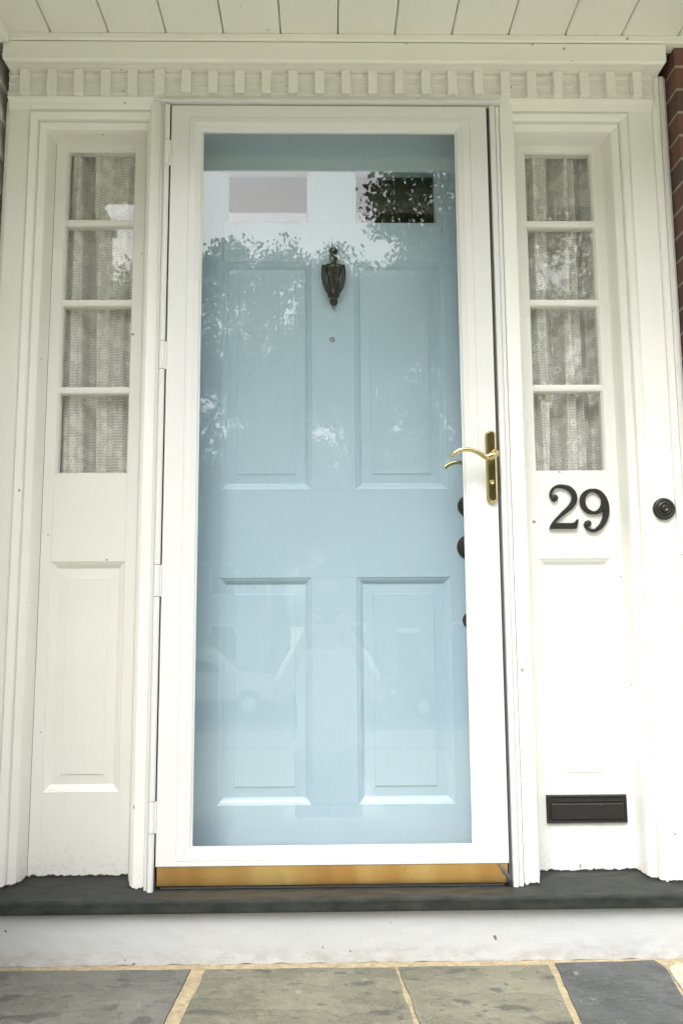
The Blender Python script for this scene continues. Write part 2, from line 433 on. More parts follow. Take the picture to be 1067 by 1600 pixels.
# porch roof: tongue and groove soffit, beam, fascia
CZ = 2.238
roof = empty('porch_roof', (.45, -.3, CZ), 'cream painted board ceiling of the small porch above the doorway', 'porch roof')
c = MB()
x = .303 - .1556*6
while x < 2.1:
    x0, x1 = x+.0012, x+.1556-.0012
    prof = [(x0, CZ+.02), (x0, CZ+.004), (x0+.004, CZ), (x1-.004, CZ), (x1, CZ+.004), (x1, CZ+.02)]
    c.extr(prof, 'y', -.45, .139); x += .1556
c.build('ceiling_boards', 'ceil', roof)
MB().box(-.75, 2.2, -.54, -.451, 2.2, 2.42, .003).build('beam', 'trimx', roof)
MB().box(-.9, 2.35, -.74, .139, 2.42, 2.47, .003).build('roof_deck', 'roofm', roof)
MB().box(-.9, 2.35, -.78, -.742, 2.37, 2.47, .003).build('gutter', 'trimx', roof)
# trim strip where ceiling meets the wall, continuing over the brick
t_ = MB(); t_.extr([(-.062, CZ-.001), (-.062, 2.222), (-.058, 2.2175), (-.02, 2.2165), (-.02, CZ-.001)], 'x', -.45, 2.1)
t_.build('ceiling_trim', 'trimx', roof)
t_ = MB(); t_.box(xw+.0155, xw+.060, -.82, -.063, 2.204, CZ-.001, .003)
t_.build('ceiling_trim', 'trim', roof)

# ------------------------------------------------------------------ door surround
sur = empty('door_surround', (.44, .02, 0), 'white painted classical door surround with dentil cornice and moulded pilasters', 'door surround')
DX = [-.402 + i*(1.694/23) for i in range(24)]
# entablature
e = MB()
# crown: front face, cyma soffit back to dentil band  (y,z)
crown = [(.138, 2.2155), (-.057, 2.2155), (-.060, 2.213), (-.060, 2.163), (-.0565, 2.1585), (-.050, 2.1575), (-.046, 2.160), (-.038, 2.1655),
         (-.028, 2.1672), (-.017, 2.1675), (-.017, 2.170), (.138, 2.170)]
# continuous crown with returns at both ends (mitred): sweep prof around left end, front, right end
XL, XR = -.402, 1.312
pr = [(-y, z) for y, z in crown[1:10]] + [(-.004, 2.1677)]
def stL0(p): return (XL-(p[0]-.017+.0), .138, p[1])
def stL(p): d = p[0]-.017; return (XL-d, -.017-d, p[1])
def stR(p): d = p[0]-.017; return (XR+d, -.017-d, p[1])
def stR0(p): d = p[0]-.017; return (XR+d, .138, p[1])
e.sweep(pr, [stL0, stL, stR, stR0])
e.box(XL-.04, XR+.04, -.055, .138, 2.2145, 2.2153)
ent = e.build('cornice', 'trimx', sur)
# dentil band backing with its small mouldings
e = MB()
BY = .009
e.extr([(.138, 2.1695), (BY-.004, 2.1695), (BY-.004, 2.158), (BY, 2.156), (BY, 2.138), (BY-.003, 2.137), (BY-.003, 2.133), (BY, 2.132), (BY, 2.112),
        (BY-.006, 2.108), (BY-.007, 2.100), (BY-.002, 2.096), (BY, 2.088), (.138, 2.088)], 'x', XL-.05, XR+.029)
e.build('frieze', 'trimx', sur)
for x in DX:
    m = -.02 < x < .90
    d = MB(); d.box(x-.0132, x+.0132, -.013, BY-.0005, 2.0985 if m else 2.094, 2.1672, .0015)
    d.build('dentil', 'trimx', sur)
for x0, x1 in ((XL-.05, -.052), (.934, XR+.029)):
    e = MB(); e.extr([(.138, 2.0935), (.0005, 2.0935), (.0010, 2.0915), (.006, 2.088), (.011, 2.082), (.0150, 2.074), (.0195, 2.066), (.138, 2.066)], 'x', x0, x1)
    e.build('architrave', 'trimx', sur)
# header over storm door
e = MB(); e.box(-.0285, .9075, .0118, .036, 2.0705, 2.0875); e.build('header', 'trimx', sur)

# pilaster + L-shaped moulding: profile given as (inward distance d, y); path goes up the pilaster then along the top
Lprof = [(0, .020), (.0, .020), (.0035, .026), (.006, .020), (.018, .029), (.021, .032), (.0225, .044), (.026, .040), (.037, .050), (.041, .054), (.0435, .066), (.046, .121)]
def pil(name, flat0, flat1, sgn, inner_x, edge):
    b = MB()
    # flat pilaster face
    lo, hi = min(flat0, flat1), max(flat0, flat1)
    b.box(lo, hi, .0205, .138, -.002, 2.0665)
    # moulding
    xs0 = flat1
    top = 2.0665
    def s0(p): return (xs0 + sgn*p[0], p[1], -.002)
    def s1(p): return (xs0 + sgn*p[0], p[1], top - p[0]*.92 - .002)
    def s2(p): return (inner_x, p[1], top - p[0]*.92 - .002)
    b.sweep(Lprof, [s0, s1, s2])
    # back strip outside
    return b.build(name, 'trim', sur)
pil('pilaster', -.452, -.399, 1, -.058, None)
pl = MB(); pl.box(-.466, -.4525, .034, .138, -.002, 2.10, .001); pl.build('edge_strip', 'trim', sur)
pil('pilaster', 1.341, 1.276, -1, .944, None)
# right outer band moulding against brick
b = MB(); b.extr([(1.3415, .138), (1.3415, .014), (1.346, .008), (1.357, .006), (1.3605, .010), (1.3615, .016), (1.366, .012), (1.375, .012), (1.3775, .017), (1.3835, .020), (1.3838, .138)], 'z', -.002, 2.169)
b.build('band_moulding', 'trim', sur)
# door casings (stepped profile)
b = MB(); prof = [(-.0935, .1375), (-.0935, .119), (-.089, .100), (-.083, .085), (-.0815, .072), (-.0745, .052), (-.071, .047), (-.069, .030), (-.0625, .024), (-.060, .014), (-.056, .011),
        (-.0305, .011), (-.0295, .013), (-.0295, .1375)]
b.extr(prof, 'z', -.002, 2.087); b.build('casing', 'trim', sur)
b = MB(); prof = [(.9085, .1375), (.9085, .012), (.9105, .010), (.944, .010), (.947, .013), (.9475, .026), (.952, .032), (.953, .048), (.958, .055), (.960, .070), (.965, .080), (.967, .098), (.971, .106), (.9725, .1375)]
b.extr(prof, 'z', -.002, 2.087); b.build('casing', 'trim', sur)
# inner jambs between the storm door and the blue door
b = MB(); b.box(-.0290, -.014, .0365, .20, 0, 2.0872); b.box(.884, .9080, .0365, .20, 0, 2.0872); b.box(-.0135, .8835, .0365, .20, 2.0855, 2.0873)
b.build('jamb', 'trim', sur)

# dark sill board, riser
sill = MB()
sp = [(.20, -.031), (-.067, -.031), (-.0695, -.029), (-.0700, -.026), (-.0700, -.0065), (-.0685, -.0020), (-.0640, 0.0), (.20, .0)]
b = sill.extr(sp, 'x', -.485, 1.385)
sillo = sill.build('door_sill', 'sill'); tag(sillo, 'dark grey painted sill board under the doorway with a rounded nose', 'sill')
b = MB(); b.box(1.3855, 2.1, -.070, -.043, -.031, 0, .004); b.build('sill_end', 'sill', sillo)
# wavy bottomed white riser
rb = MB(); N = 260; KZ = 14; x0, x1 = -.486, 2.15; grid = []
for j in range(KZ+1):
    f = j/KZ; row_ = []
    for i in range(N+1):
        X_ = x0+(x1-x0)*i/N
        lump = noise.noise(Vector((X_*7, f*1.2, 0)))*.0016 + noise.noise(Vector((X_*26, f*5, 3)))*.0010 + (noise.noise(Vector((X_*40, f*9, 8)))*.0016*f*f)
        zb_ = -.1490+noise.noise(Vector((X_*24, 2, 7)))*.004
        row_.append(rb.bm.verts.new((X_, -.0515-.003*f+lump, -.0312*(1-f)+zb_*f)))
    grid.append(row_)
for P_, Q_ in zip(grid, grid[1:]):
    for i in range(N):
        f = rb.bm.faces.new((P_[i], P_[i+1], Q_[i+1], Q_[i])); f.smooth = True
rb.box(x0, x1, -.046, -.02, -.15, -.0315)
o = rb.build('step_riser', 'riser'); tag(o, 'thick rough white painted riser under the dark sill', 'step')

# ------------------------------------------------------------------ sidelights
def panel(b, x0, x1, z0, z1, y, dy=.011, k=1.0):
    """sunk moulding, then a raised field"""
    def r(d, yy): return (x0+d*k, x1-d*k, z0+d*k, z1-d*k, y+yy)
    b.nest([r(0, 0), r(.002, .002), r(.006, .0035), (x0+.012*k, x1-.012*k, z0+.012*k, z1-.012*k, y+.008), r(.0155, dy), r(.018, dy+.001), r(.018, dy+.001), r(.0425, dy-.0008), r(.0432, dy-.0026), r(.0450, dy-.0028)], cap=True)
def sidelight(x0, x1, a, b_, pz, zr, label, side):
    root = empty('sidelight', ((x0+x1)/2, .12, 0), label, 'sidelight window')
    Y = .12
    z_ = zr  # boundaries: bottom of glass, muntins, top
    f = MB()
    f.box(x0, a-.0002, Y, Y+.045, -.002, 2.107, .0004); f.box(b_+.0002, x1, Y, Y+.045, -.002, 2.107, .0004)
    f.box(a, b_, Y+.0003, Y+.045, -.002, pz[0], .0004); f.box(a, b_, Y+.0003, Y+.045, pz[1], z_[0], .0004); f.box(a, b_, Y+.0003, Y+.045, z_[-1], 2.107, .0004)
    f.build('frame', 'trim', root)
    p = MB(); panel(p, a, b_, pz[0], pz[1], Y+.0002, .0115); p.build('raised_panel', 'trim', root)
    # sticking round the whole glazed opening
    s_ = MB(); s_.nest([(a, b_, z_[0], z_[-1], Y+.0005), (a+.002, b_-.002, z_[0]+.002, z_[-1]-.002, Y+.004), (a+.0045, b_-.0045, z_[0]+.0045, z_[-1]-.0045, Y+.012), (a+.0045, b_-.0045, z_[0]+.0045, z_[-1]-.0045, Y+.03)])
    s_.build('glazing_bead', 'trim', root)
    for zc in z_[1:-1]:
        m = MB(); m.extr([(Y+.002, zc-.004), (Y+.0035, zc-.0085), (Y+.013, zc-.0105), (Y+.03, zc-.0105), (Y+.03, zc+.0105), (Y+.013, zc+.0105), (Y+.0035, zc+.0085), (Y+.002, zc+.004)], 'x', a+.001, b_-.001)
        m.build('muntin', 'trim', root)
    for i in range(len(z_)-1):
        lo = z_[i] + (.0045 if i == 0 else .0105); hi = z_[i+1] - (.0045 if i == len(z_)-2 else .0105)
        g = MB(); g.box(a+.0045, b_-.0045, Y+.0135, Y+.0165, lo, hi)
        o = g.build('pane', 'oldglass', root)
    return root
sidelight(-.352, -.094, -.322, -.124, (.212, .8145), (1.0565, 1.293, 1.547, 1.786, 2.010), 'sidelight left of the storm door, four lace curtained panes over a tall raised panel', 0)
sidelight(.973, 1.237, 1.002, 1.200, (.205, .817), (1.0585, 1.298, 1.548, 1.785, 2.009), 'sidelight right of the storm door, four lace curtained panes above the mail slot', 1)
# little triangular putty corners of old glazing are in the bead; curtains hang behind
def curtain(x0, x1, folds, mat, label):
    b = MB(); nx, nz = 150, 60; z0, z1 = 1.0, 2.045
    rows = []
    for j in range(nz+1):
        z = z0+(z1-z0)*j/nz; row = []
        for i in range(nx+1):
            u = i/nx; x = x0+(x1-x0)*u
            y = .156
            for (fx, wd, dep, dr) in folds:
                c_ = fx + dr*(z-1.5); d = (x-c_)/wd
                y += dep*math.exp(-d*d)
                x += dep*.35*d*math.exp(-d*d)
            y += .004*math.sin(x*260+math.sin(z*5)*1.2)+.003*noise.noise(Vector((x*20, z*3, 0)))
            row.append(b.bm.verts.new((x, y, z)))
        rows.append(row)
    for p, q in zip(rows, rows[1:]):
        for i in range(nx):
            f = b.bm.faces.new((p[i], p[i+1], q[i+1], q[i])); f.smooth = True
    # gathered heading tube
    o = b.build('lace_curtain', mat); tag(o, label, 'curtain', 'lace curtains in the sidelights')
    return o
curtain(-.345, -.10, [(-.253, .011, .055, -.035), (-.325, .010, .018, 0), (-.185, .018, .012, .01), (-.14, .012, .014, .0)], 'laceL', 'white lace curtain behind the left sidelight, one deep slanting fold')
curtain(.98, 1.225, [(1.088, .014, .06, .025), (1.148, .008, .02, .01), (1.186, .018, .05, .0), (1.02, .009, .018, .0)], 'laceR', 'white lace curtain behind the right sidelight, several vertical folds')

# ------------------------------------------------------------------ blue entry door
dr = empty('entry_door', (.445, .155, 0), 'light blue panelled wooden entry door behind the storm door glass', 'door')
YD = .155
s_ = MB()
DL, DR, DT = -.013, .883, 2.0845
LX = ((.127, .381), (.505, .763))
s_.box(DL, .127, YD, YD+.044, .004, DT, .0005)
s_.box(.763, DR, YD, YD+.044, .004, DT, .0005)
for z0, z1 in ((.004, .1660), (.770, 1.016), (1.682, 1.803), (1.968, DT)):
    s_.box(.1272, .7628, YD+.0003, YD+.044, z0, z1, .0004)
for z0, z1 in ((.166, .770), (1.016, 1.682), (1.803, 1.968)):
    s_.box(.381, .505, YD+.0001, YD+.044, z0+.0002, z1-.0002, .0004)
# blocks beside lites
for x0, x1 in ((.1272, .136), (.371, .381), (.505, .511), (.746, .7628)):
    s_.box(x0, x1, YD+.0004, YD+.044, 1.8032, 1.9678)
s_.build('slab', 'blue', dr)
for x0, x1 in LX:
    for z0, z1 in ((.166, .770), (1.016, 1.682)):
        p = MB(); panel(p, x0, x1, z0, z1, YD+.0001, .012, 1.05); p.build('raised_panel', 'blue', dr)
for x0, x1 in ((.136, .371), (.511, .746)):
    p = MB(); p.nest([(x0, x1, 1.803, 1.968, YD), (x0+.003, x1-.003, 1.806, 1.965, YD+.006), (x0+.003, x1-.003, 1.806, 1.965, YD+.03)]); p.build('lite_moulding', 'blue', dr)
    MB().box(x0+.003, x1-.003, YD+.0095, YD+.0125, 1.806, 1.965).build('window_pane', 'oldglass', dr)
# knocker (urn with side loops)
kx, kz = .4455, 1.545
k = empty('door_knocker', (0, 0, 0)); k.parent = dr
k.name = 'door_knocker'
b = MB()
prof = [(.001, .0), (.006, .002), (.0085, .008), (.009, .014), (.0075, .022), (.0055, .027), (.009, .031), (.0105, .036), (.0085, .042), (.0095, .055), (.012, .075), (.0165, .098), (.0195, .112), (.0205, .121), (.016, .124), (.0075, .127), (.006, .131), (.0075, .135), (.0095, .141), (.009, .148), (.0065, .152), (.008, .157), (.0115, .166)]
b.lathe([(p_*1.22, h_) for p_, h_ in prof], (kx, YD-.012, kz), 'z', 20, 1.0, .6)
for a in range(5):   # crown points
    an = 2*math.pi*a/5+.3
    b.tube([(kx+.007*math.cos(an), YD-.010+.005*math.sin(an), kz+.160), (kx+.0095*math.cos(an), YD-.010+.007*math.sin(an), kz+.170), (kx+.006*math.cos(an), YD-.010+.005*math.sin(an), kz+.182)], [.004, .0032, .0006], 6)
b.tube([(kx-.030, YD-.008, kz+.119), (kx-.018, YD-.010, kz+.1235), (kx+.018, YD-.010, kz+.1235), (kx+.030, YD-.008, kz+.119)], [.005, .0045, .0045, .005], 8)
b.box(kx-.017, kx+.017, YD-.0045, YD-.0002, kz+.030, kz+.124, .002)
bpy.data.objects.remove(k)
kn = b.build('door_knocker', 'bronze', dr)
b = MB()
for s in (-1, 1):
    for off, rr in ((0, .0036), (.0070, .0028)):
        pts = [(kx+s*(.0305-off), YD-.014, kz+.118), (kx+s*(.0315-off), YD-.018, kz+.095), (kx+s*(.0290-off), YD-.022, kz+.066), (kx+s*(.0215-off*.9), YD-.024, kz+.045), (kx+s*.011, YD-.022, kz+.031), (kx+s*.003, YD-.020, kz+.026)]
        b.tube(smoothpts(pts, 5), rr, 8)
b.sphere((kx, YD-.021, kz+.016), .0085, 1, .8, 1.5)
b.sphere((kx-.030, YD-.014, kz+.119), .0048); b.sphere((kx+.030, YD-.014, kz+.119), .0048)
b.build('knocker_ring', 'bronze', kn)
# peephole
b = MB(); b.lathe([(.0068, -.0002), (.0068, -.003), (.0045, -.0042), (.0035, -.002), (.0001, -.0025)], (.441, YD, 1.450), 'y', 18); b.build('peephole', 'nickel', dr)
# deadbolt, knob rosette with knob, lower lock
b = MB(); b.lathe([(.031, -.0002), (.031, -.006), (.027, -.013), (.018, -.015), (.017, -.019), (.0001, -.020)], (.819, YD, .967), 'y', 30); b.build('deadbolt', 'darkdisc', dr)
b = MB(); b.lathe([(.0345, -.0002), (.0345, -.004), (.028, -.010), (.014, -.013), (.012, -.030)], (.818, YD, .852), 'y', 30)
b.build('doorknob', 'darkdisc', dr)
b = MB(); b.lathe([(.011, -.030), (.018, -.034), (.0245, -.043), (.0245, -.052), (.018, -.060), (.0001, -.062)], (.824, YD, .852), 'y', 26); b.build('doorknob', 'darkdisc', dr)
b = MB(); b.lathe([(.022, -.0002), (.022, -.006), (.018, -.010), (.0001, -.011)], (.816, YD, .651), 'y', 26); b.build('lock_cylinder', 'darkdisc', dr)
# small dark threshold strip under door
MB().box(-.012, .882, .07, .20, .0005, .012, .002).build('threshold', 'gap', sillo)

# ------------------------------------------------------------------ storm door
sdr = empty('storm_door', (.435, .0, .0), 'white full view storm door with one tall glass pane and brass sweep', 'storm door')
b = MB()
W_, H0, H1 = .870, .0555, 2.068
G = (.0875, .7825, .0985, 1.9955)
def rr(d, y): return (d, W_-d, H0+d, H1-d, y)
b.nest([rr(0, .032), rr(0, .002), rr(.0006, .0006), rr(.002, 0),
        (.0500, .8235, .0680, 2.0330, 0), (.0503, .8232, .0683, 2.0327, .0014), (.0513, .8222, .0693, 2.0317, .0014), (.0516, .8219, .0696, 2.0314, 0),
        (.0670, .8040, .0780, 2.0180, 0), (.0690, .8020, .0800, 2.0160, .0008), (.0725, .7980, .0830, 2.0125, .0030), (.0820, .7885, .0925, 2.0030, .0070), (.0850, .7855, .0955, 1.9990, .0120), (G[0], G[1], G[2], G[3], .0135), (G[0], G[1], G[2], G[3], .021)])
b.nest([(G[0], G[1], G[2], G[3], .021), (.083, .787, .094, 2.000, .024), (.06, .81, .075, 2.015, .032), rr(0, .032)])
leaf = b.build('door_frame', 'storm', sdr)
gl = MB().box(G[0]-.004, G[1]+.004, .0148, .0188, G[2]-.004, G[3]+.004).build('glass_pane', 'glass', sdr)
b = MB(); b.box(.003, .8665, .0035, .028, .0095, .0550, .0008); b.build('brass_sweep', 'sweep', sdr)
b = MB(); b.box(.012, .858, .008, .024, .0020, .0093); b.build('rubber_sweep', 'gap', sdr)
# torn corner of the sweep rubber at the right end
b = MB(); b.tube([(.846, .001, .052), (.856, -.002, .038), (.866, -.003, .026), (.871, -.002, .010)], [.0035, .005, .0045, .007], 7, .4); b.build('torn_rubber', 'gap', sdr)
# hinge knuckles on the leaf
KN = ((1.889, 1.964), (1.314, 1.391), (.715, .798), (.135, .212))
for z0, z1 in KN:
    b = MB(); b.lathe([(.0001, z0+.0008), (.0076, z0+.0010), (0.0081, z0+.0015), (0.0081, z0+.004), (0.0081, z1-.004), (0.0081, z1-.0015), (.0076, z1-.0010), (.0001, z1-.0008)], (-.0108, -.003, 0), 'z', 14)
    b.box(-.0108, .001, -.0035, .002, z0+.001, z1-.001, .0005)
    b.build('hinge_knuckle', 'storm', sdr)
# handle set
ex_, zc = .8540, 1.0495
def escut(b, cx, z0, z1, w, y0, y1, ch):
    """stadium plate with chamfered rim"""
    def ring(ww, y):
        pts = []; r = ww/2; n = 10
        for i in range(n+1):
            a = math.pi*i/n; pts.append((cx+r*math.cos(a), y, z1-w/2+r*math.sin(a)))
        for i in range(n+1):
            a = math.pi+math.pi*i/n; pts.append((cx+r*math.cos(a), y, z0+w/2+r*math.sin(a)))
        return [b.bm.verts.new(p) for p in pts]
    L = [ring(w, y0), ring(w, y1+ch), ring(w-2*ch*.6, y1+ch*.25), ring(w-2*ch, y1)]
    for p, q in zip(L, L[1:]):
        m = len(p)
        for i in range(m): b.bm.faces.new((p[i], p[(i+1) % m], q[(i+1) % m], q[i]))
    b.bm.faces.new(L[-1]); b.bm.faces.new(L[0][::-1])
b = MB(); escut(b, ex_, .9530, 1.1455, .0285, -.0002, -.013, .0055)
esc = b.build('handle_plate', 'brass', sdr)
b = MB(); b.lathe([(.0062, -.0131), (.0062, -.0150), (.0050, -.0158), (.0046, -.0140), (.0001, -.0140)], (.8525, 0, 1.007), 'y', 20)
b.build('keyhole', 'brass', esc)
b = MB(); b.tube([(.8515, -.013, 1.076), (.8515, -.030, 1.073)], [.0085, .0095], 14)
P = [(.8630, -.036, 1.0800), (.8560, -.043, 1.0760), (.8470, -.046, 1.0700), (.8370, -.047, 1.0665), (.8270, -.047, 1.0700), (.8140, -.047, 1.0785), (.7980, -.046, 1.0850), (.7800, -.046, 1.0875), (.7640, -.045, 1.0845), (.7520, -.044, 1.0770), (.7470, -.043, 1.0720)]
rad = [.0055, .0095, .0100, .0085, .0065, .0058, .0056, .0056, .0056, .0056, .0052]
sp = smoothpts(P, 4); rs = []
for i in range(len(sp)):
    t = i/4; a = int(min(t, len(rad)-1.001)); rs.append(rad[a]+(rad[min(a+1, len(rad)-1)]-rad[a])*(t-a))
b.tube(sp, rs, 14, .8); b.sphere(P[-1], .0053, 1, .8, 1); b.sphere((.8585, -.038, 1.0785), .0105, 1, .9, .95)
b.build('lever', 'brass', sdr)
b = MB(); b.tube([(.8515, .032, 1.078), (.8515, .062, 1.078)], .008, 12)
b.tube(smoothpts([(.8515, .066, 1.070), (.836, .072, 1.066), (.818, .074, 1.067), (.800, .075, 1.072), (.779, .075, 1.076), (.762, .075, 1.074), (.750, .074, 1.068), (.742, .073, 1.060)], 4), .0052, 12, .8)
b.build('lever', 'brass', sdr)
b = MB(); b.box(.841, .866, .0325, .042, .96, 1.14, .003); b.build('inner_plate', 'brass', sdr)
# z-bar frame of the storm door (part of the surround)
zb = MB()
zb.extr([(-.0288, .0125), (-.0288, .006), (-.0278, .0045), (-.0215, .0045), (-.0205, .006), (-.0205, .0125)], 'z', -.004, 2.0700)
zb.build('frame_flange', 'storm', sur)
ks = sorted(KN); z = -.006
for (z0, z1) in ks + [(2.066, 2.07)]:
    b = MB(); b.lathe([(.0001, z+.0004), (.0076, z+.0005), (0.0081, z+.0010), (0.0081, z+.0030), (0.0081, z0-.0030), (0.0081, z0-.0010), (.0076, z0-.0005), (.0001, z0-.0004)], (-.0108, -.003, 0), 'z', 14)
    b.build('hinge_barrel', 'storm', sur); z = z1
b = MB(); b.box(-.0195, -.0010, .0055, .0355, 0, 2.069); b.build('hinge_channel', 'gap', sur)
b = MB(); b.box(.8705, .8790, .012, .0355, 0, 2.069); b.build('latch_channel', 'gap', sur)
b = MB(); b.extr([(.8792, .0355), (.8792, .001), (.8800, -.001), (.8905, -.001), (.8915, .000), (.8925, .0052), (.8950, .0052), (.8960, 0.0081), (.8965, .0052), (.9050, .0052), (.9060, .0065), (.9062, .0355)], 'z', -.004, 2.0700)
b.build('frame_flange', 'storm', sur)
b = MB(); b.extr([(.0118, 2.0870), (.004, 2.0870), (-.004, 2.0858), (-.0095, 2.0820), (-.0110, 2.0765), (-.0100, 2.0735), (.0, 2.0725), (.0118, 2.0725)], 'x', -.030, .9065)
b.build('drip_cap', 'storm', sur)
b = MB(); b.box(-.0195, .8835, .0125, .0355, 2.0693, 2.0703); b.build('head_gap', 'gap', sur)

# ------------------------------------------------------------------ house number
def ribbon(b, pts, wid, y0, y1, n=8):
    P = smoothpts([(p[0], 0, p[1]) for p in pts], n); W = []
    for i in range(len(P)):
        t = i/n; a = int(min(t, len(wid)-1.0001)); f = t-a; f = f*f*(3-2*f); W.append(wid[a]+(wid[min(a+1, len(wid)-1)]-wid[a])*f)
    rings = []
    for i, p in enumerate(P):
        d = (P[min(i+1, len(P)-1)]-P[max(i-1, 0)]).normalized(); nn = Vector((-d.z, 0, d.x)); h = W[i]/2; c_ = min(.0016, h*.4)
        rings.append([b.bm.verts.new(q) for q in ((p+nn*h).xz[:] and (p.x+nn.x*h, y0, p.z+nn.z*h), (p.x+nn.x*h, y1+c_, p.z+nn.z*h), (p.x+nn.x*(h-c_), y1, p.z+nn.z*(h-c_)), (p.x-nn.x*(h-c_), y1, p.z-nn.z*(h-c_)), (p.x-nn.x*h, y1+c_, p.z-nn.z*h), (p.x-nn.x*h, y0, p.z-nn.z*h))])
    for p, q in zip(rings, rings[1:]):
        for i in range(6): b.bm.faces.new((p[i], p[(i+1) % 6], q[(i+1) % 6], q[i]))
    b.bm.faces.new(rings[0][::-1]); b.bm.faces.new(rings[-1])
SC = .1225/297.0     # digit sketch units to metres
def D2(px, py): return (1.0335 + (px-162)*SC, 1.0200 - (py-68)*SC)
y0, y1 = .1195, .1095
b = MB()
pts = [D2(*p) for p in ((186, 168), (176, 140), (188, 102), (220, 79), (258, 79), (300, 93), (329, 128), (332, 172), (306, 216), (262, 254), (218, 292), (186, 326), (170, 352))]
ribbon(b, pts, [w*SC for w in (14, 16, 18, 20, 24, 32, 36, 37, 34, 28, 20, 16, 16)], y0, y1)
c2 = D2(199, 158); b.lathe([(.0100, y0), (.0100, y1+.0005), (.0085, y1-.0006), (.0001, y1-.0009)], (c2[0], 0, c2[1]), 'y', 22)
base = [D2(*p) for p in ((160, 364), (166, 345), (186, 326), (310, 327), (334, 318), (344, 301), (353, 304), (349, 330), (338, 364))]
b.extr(base, 'y', y0, y1-.0005)
o = b.build('house_number_digit', 'iron', loc=(1.07, .1195, .90)); tag(o, 'black metal numeral 2 fixed under the right sidelight glass', 'house number', 'black numerals of the house number')
def D9(px, py): return (1.1185 + (px-378)*SC, 1.0090 - (py-95)*SC)
b = MB()
cl = []
for i in range(21):
    a = math.pi/2 + 2*math.pi*i/20 ; cl.append(D9(469+72*math.cos(a), 182-76*math.sin(a)))
wd = [ (20 + 16*abs(math.cos(math.pi/2+2*math.pi*i/20)))*SC for i in range(21)]
ribbon(b, cl, wd, y0, y1, 3)
pts = [D9(*p) for p in ((520, 122), (544, 160), (554, 210), (552, 262), (536, 312), (508, 352), (472, 376), (436, 372), (412, 352), (406, 330))]
ribbon(b, pts, [w*SC for w in (16, 30, 37, 38, 34, 30, 24, 18, 14, 14)], y0, y1-.0004)
c2 = D9(427, 330); b.lathe([(.0090, y0), (.0090, y1+.0005), (.0078, y1-.0008), (.0001, y1-.0011)], (c2[0], 0, c2[1]), 'y', 22)
o = b.build('house_number_digit', 'iron', loc=(1.155, .1195, .89)); tag(o, 'black metal numeral 9 hanging slightly lower than the 2 beside it', 'house number', 'black numerals of the house number')

# doorbell
b = MB(); b.lathe([(.0290, .0203), (.0295, .0160), (.0280, .0120), (.0240, .0090), (.0215, .0102), (.0200, .0112), (.0180, .0085), (.0155, .0060), (.0130, .0070), (.0115, .0090), (.0100, .0080)], (1.3105, 0, .9390), 'y', 36)
db = b.build('doorbell', 'iron', loc=(1.3105, .020, .939)); tag(db, 'round black doorbell with rings on the right pilaster', 'doorbell')
b = MB(); b.lathe([(.0100, .0078), (.0098, .0045), (.0080, .0028), (.0055, .0030), (.0040, .0046), (.0001, .0050)], (1.3105, 0, .9390), 'y', 24); b.build('button', 'bronze', db)
# mail slot
ms = MB(); X0, X1, Z0, Z1 = .9965, 1.2085, .1225, .1935
ms.nest([(X0, X1, Z0, Z1, .1198), (X0, X1, Z0, Z1, .1135), (X0+.002, X1-.002, Z0+.002, Z1-.002, .1115), (X0+.006, X1-.006, Z0+.005, Z1-.005, .1115), (X0+.008, X1-.008, Z0+.007, Z1-.007, .1135)], cap=True)
mo = ms.build('mail_slot', 'iron', loc=(1.1025, .1198, .158)); tag(mo, 'black metal mail slot below the right sidelight panel', 'mail slot')
b = MB(); b.nest([(X0+.012, X1-.011, Z0+.009, Z1-.0215, .1132), (X0+.012, X1-.011, Z0+.009, Z1-.0215, .1105), (X0+.0135, X1-.0125, Z0+.0105, Z1-.0230, .1095)], cap=True)
b.build('flap', 'iron', mo)
b = MB(); b.box(X0+.022, X1-.022, .1100, .1134, Z1-.0165, Z1-.0145, .0006); b.sphere((1.138, .1100, Z1-.0265), .0032, 1.6, .8, 1); b.build('ridge', 'iron', mo)

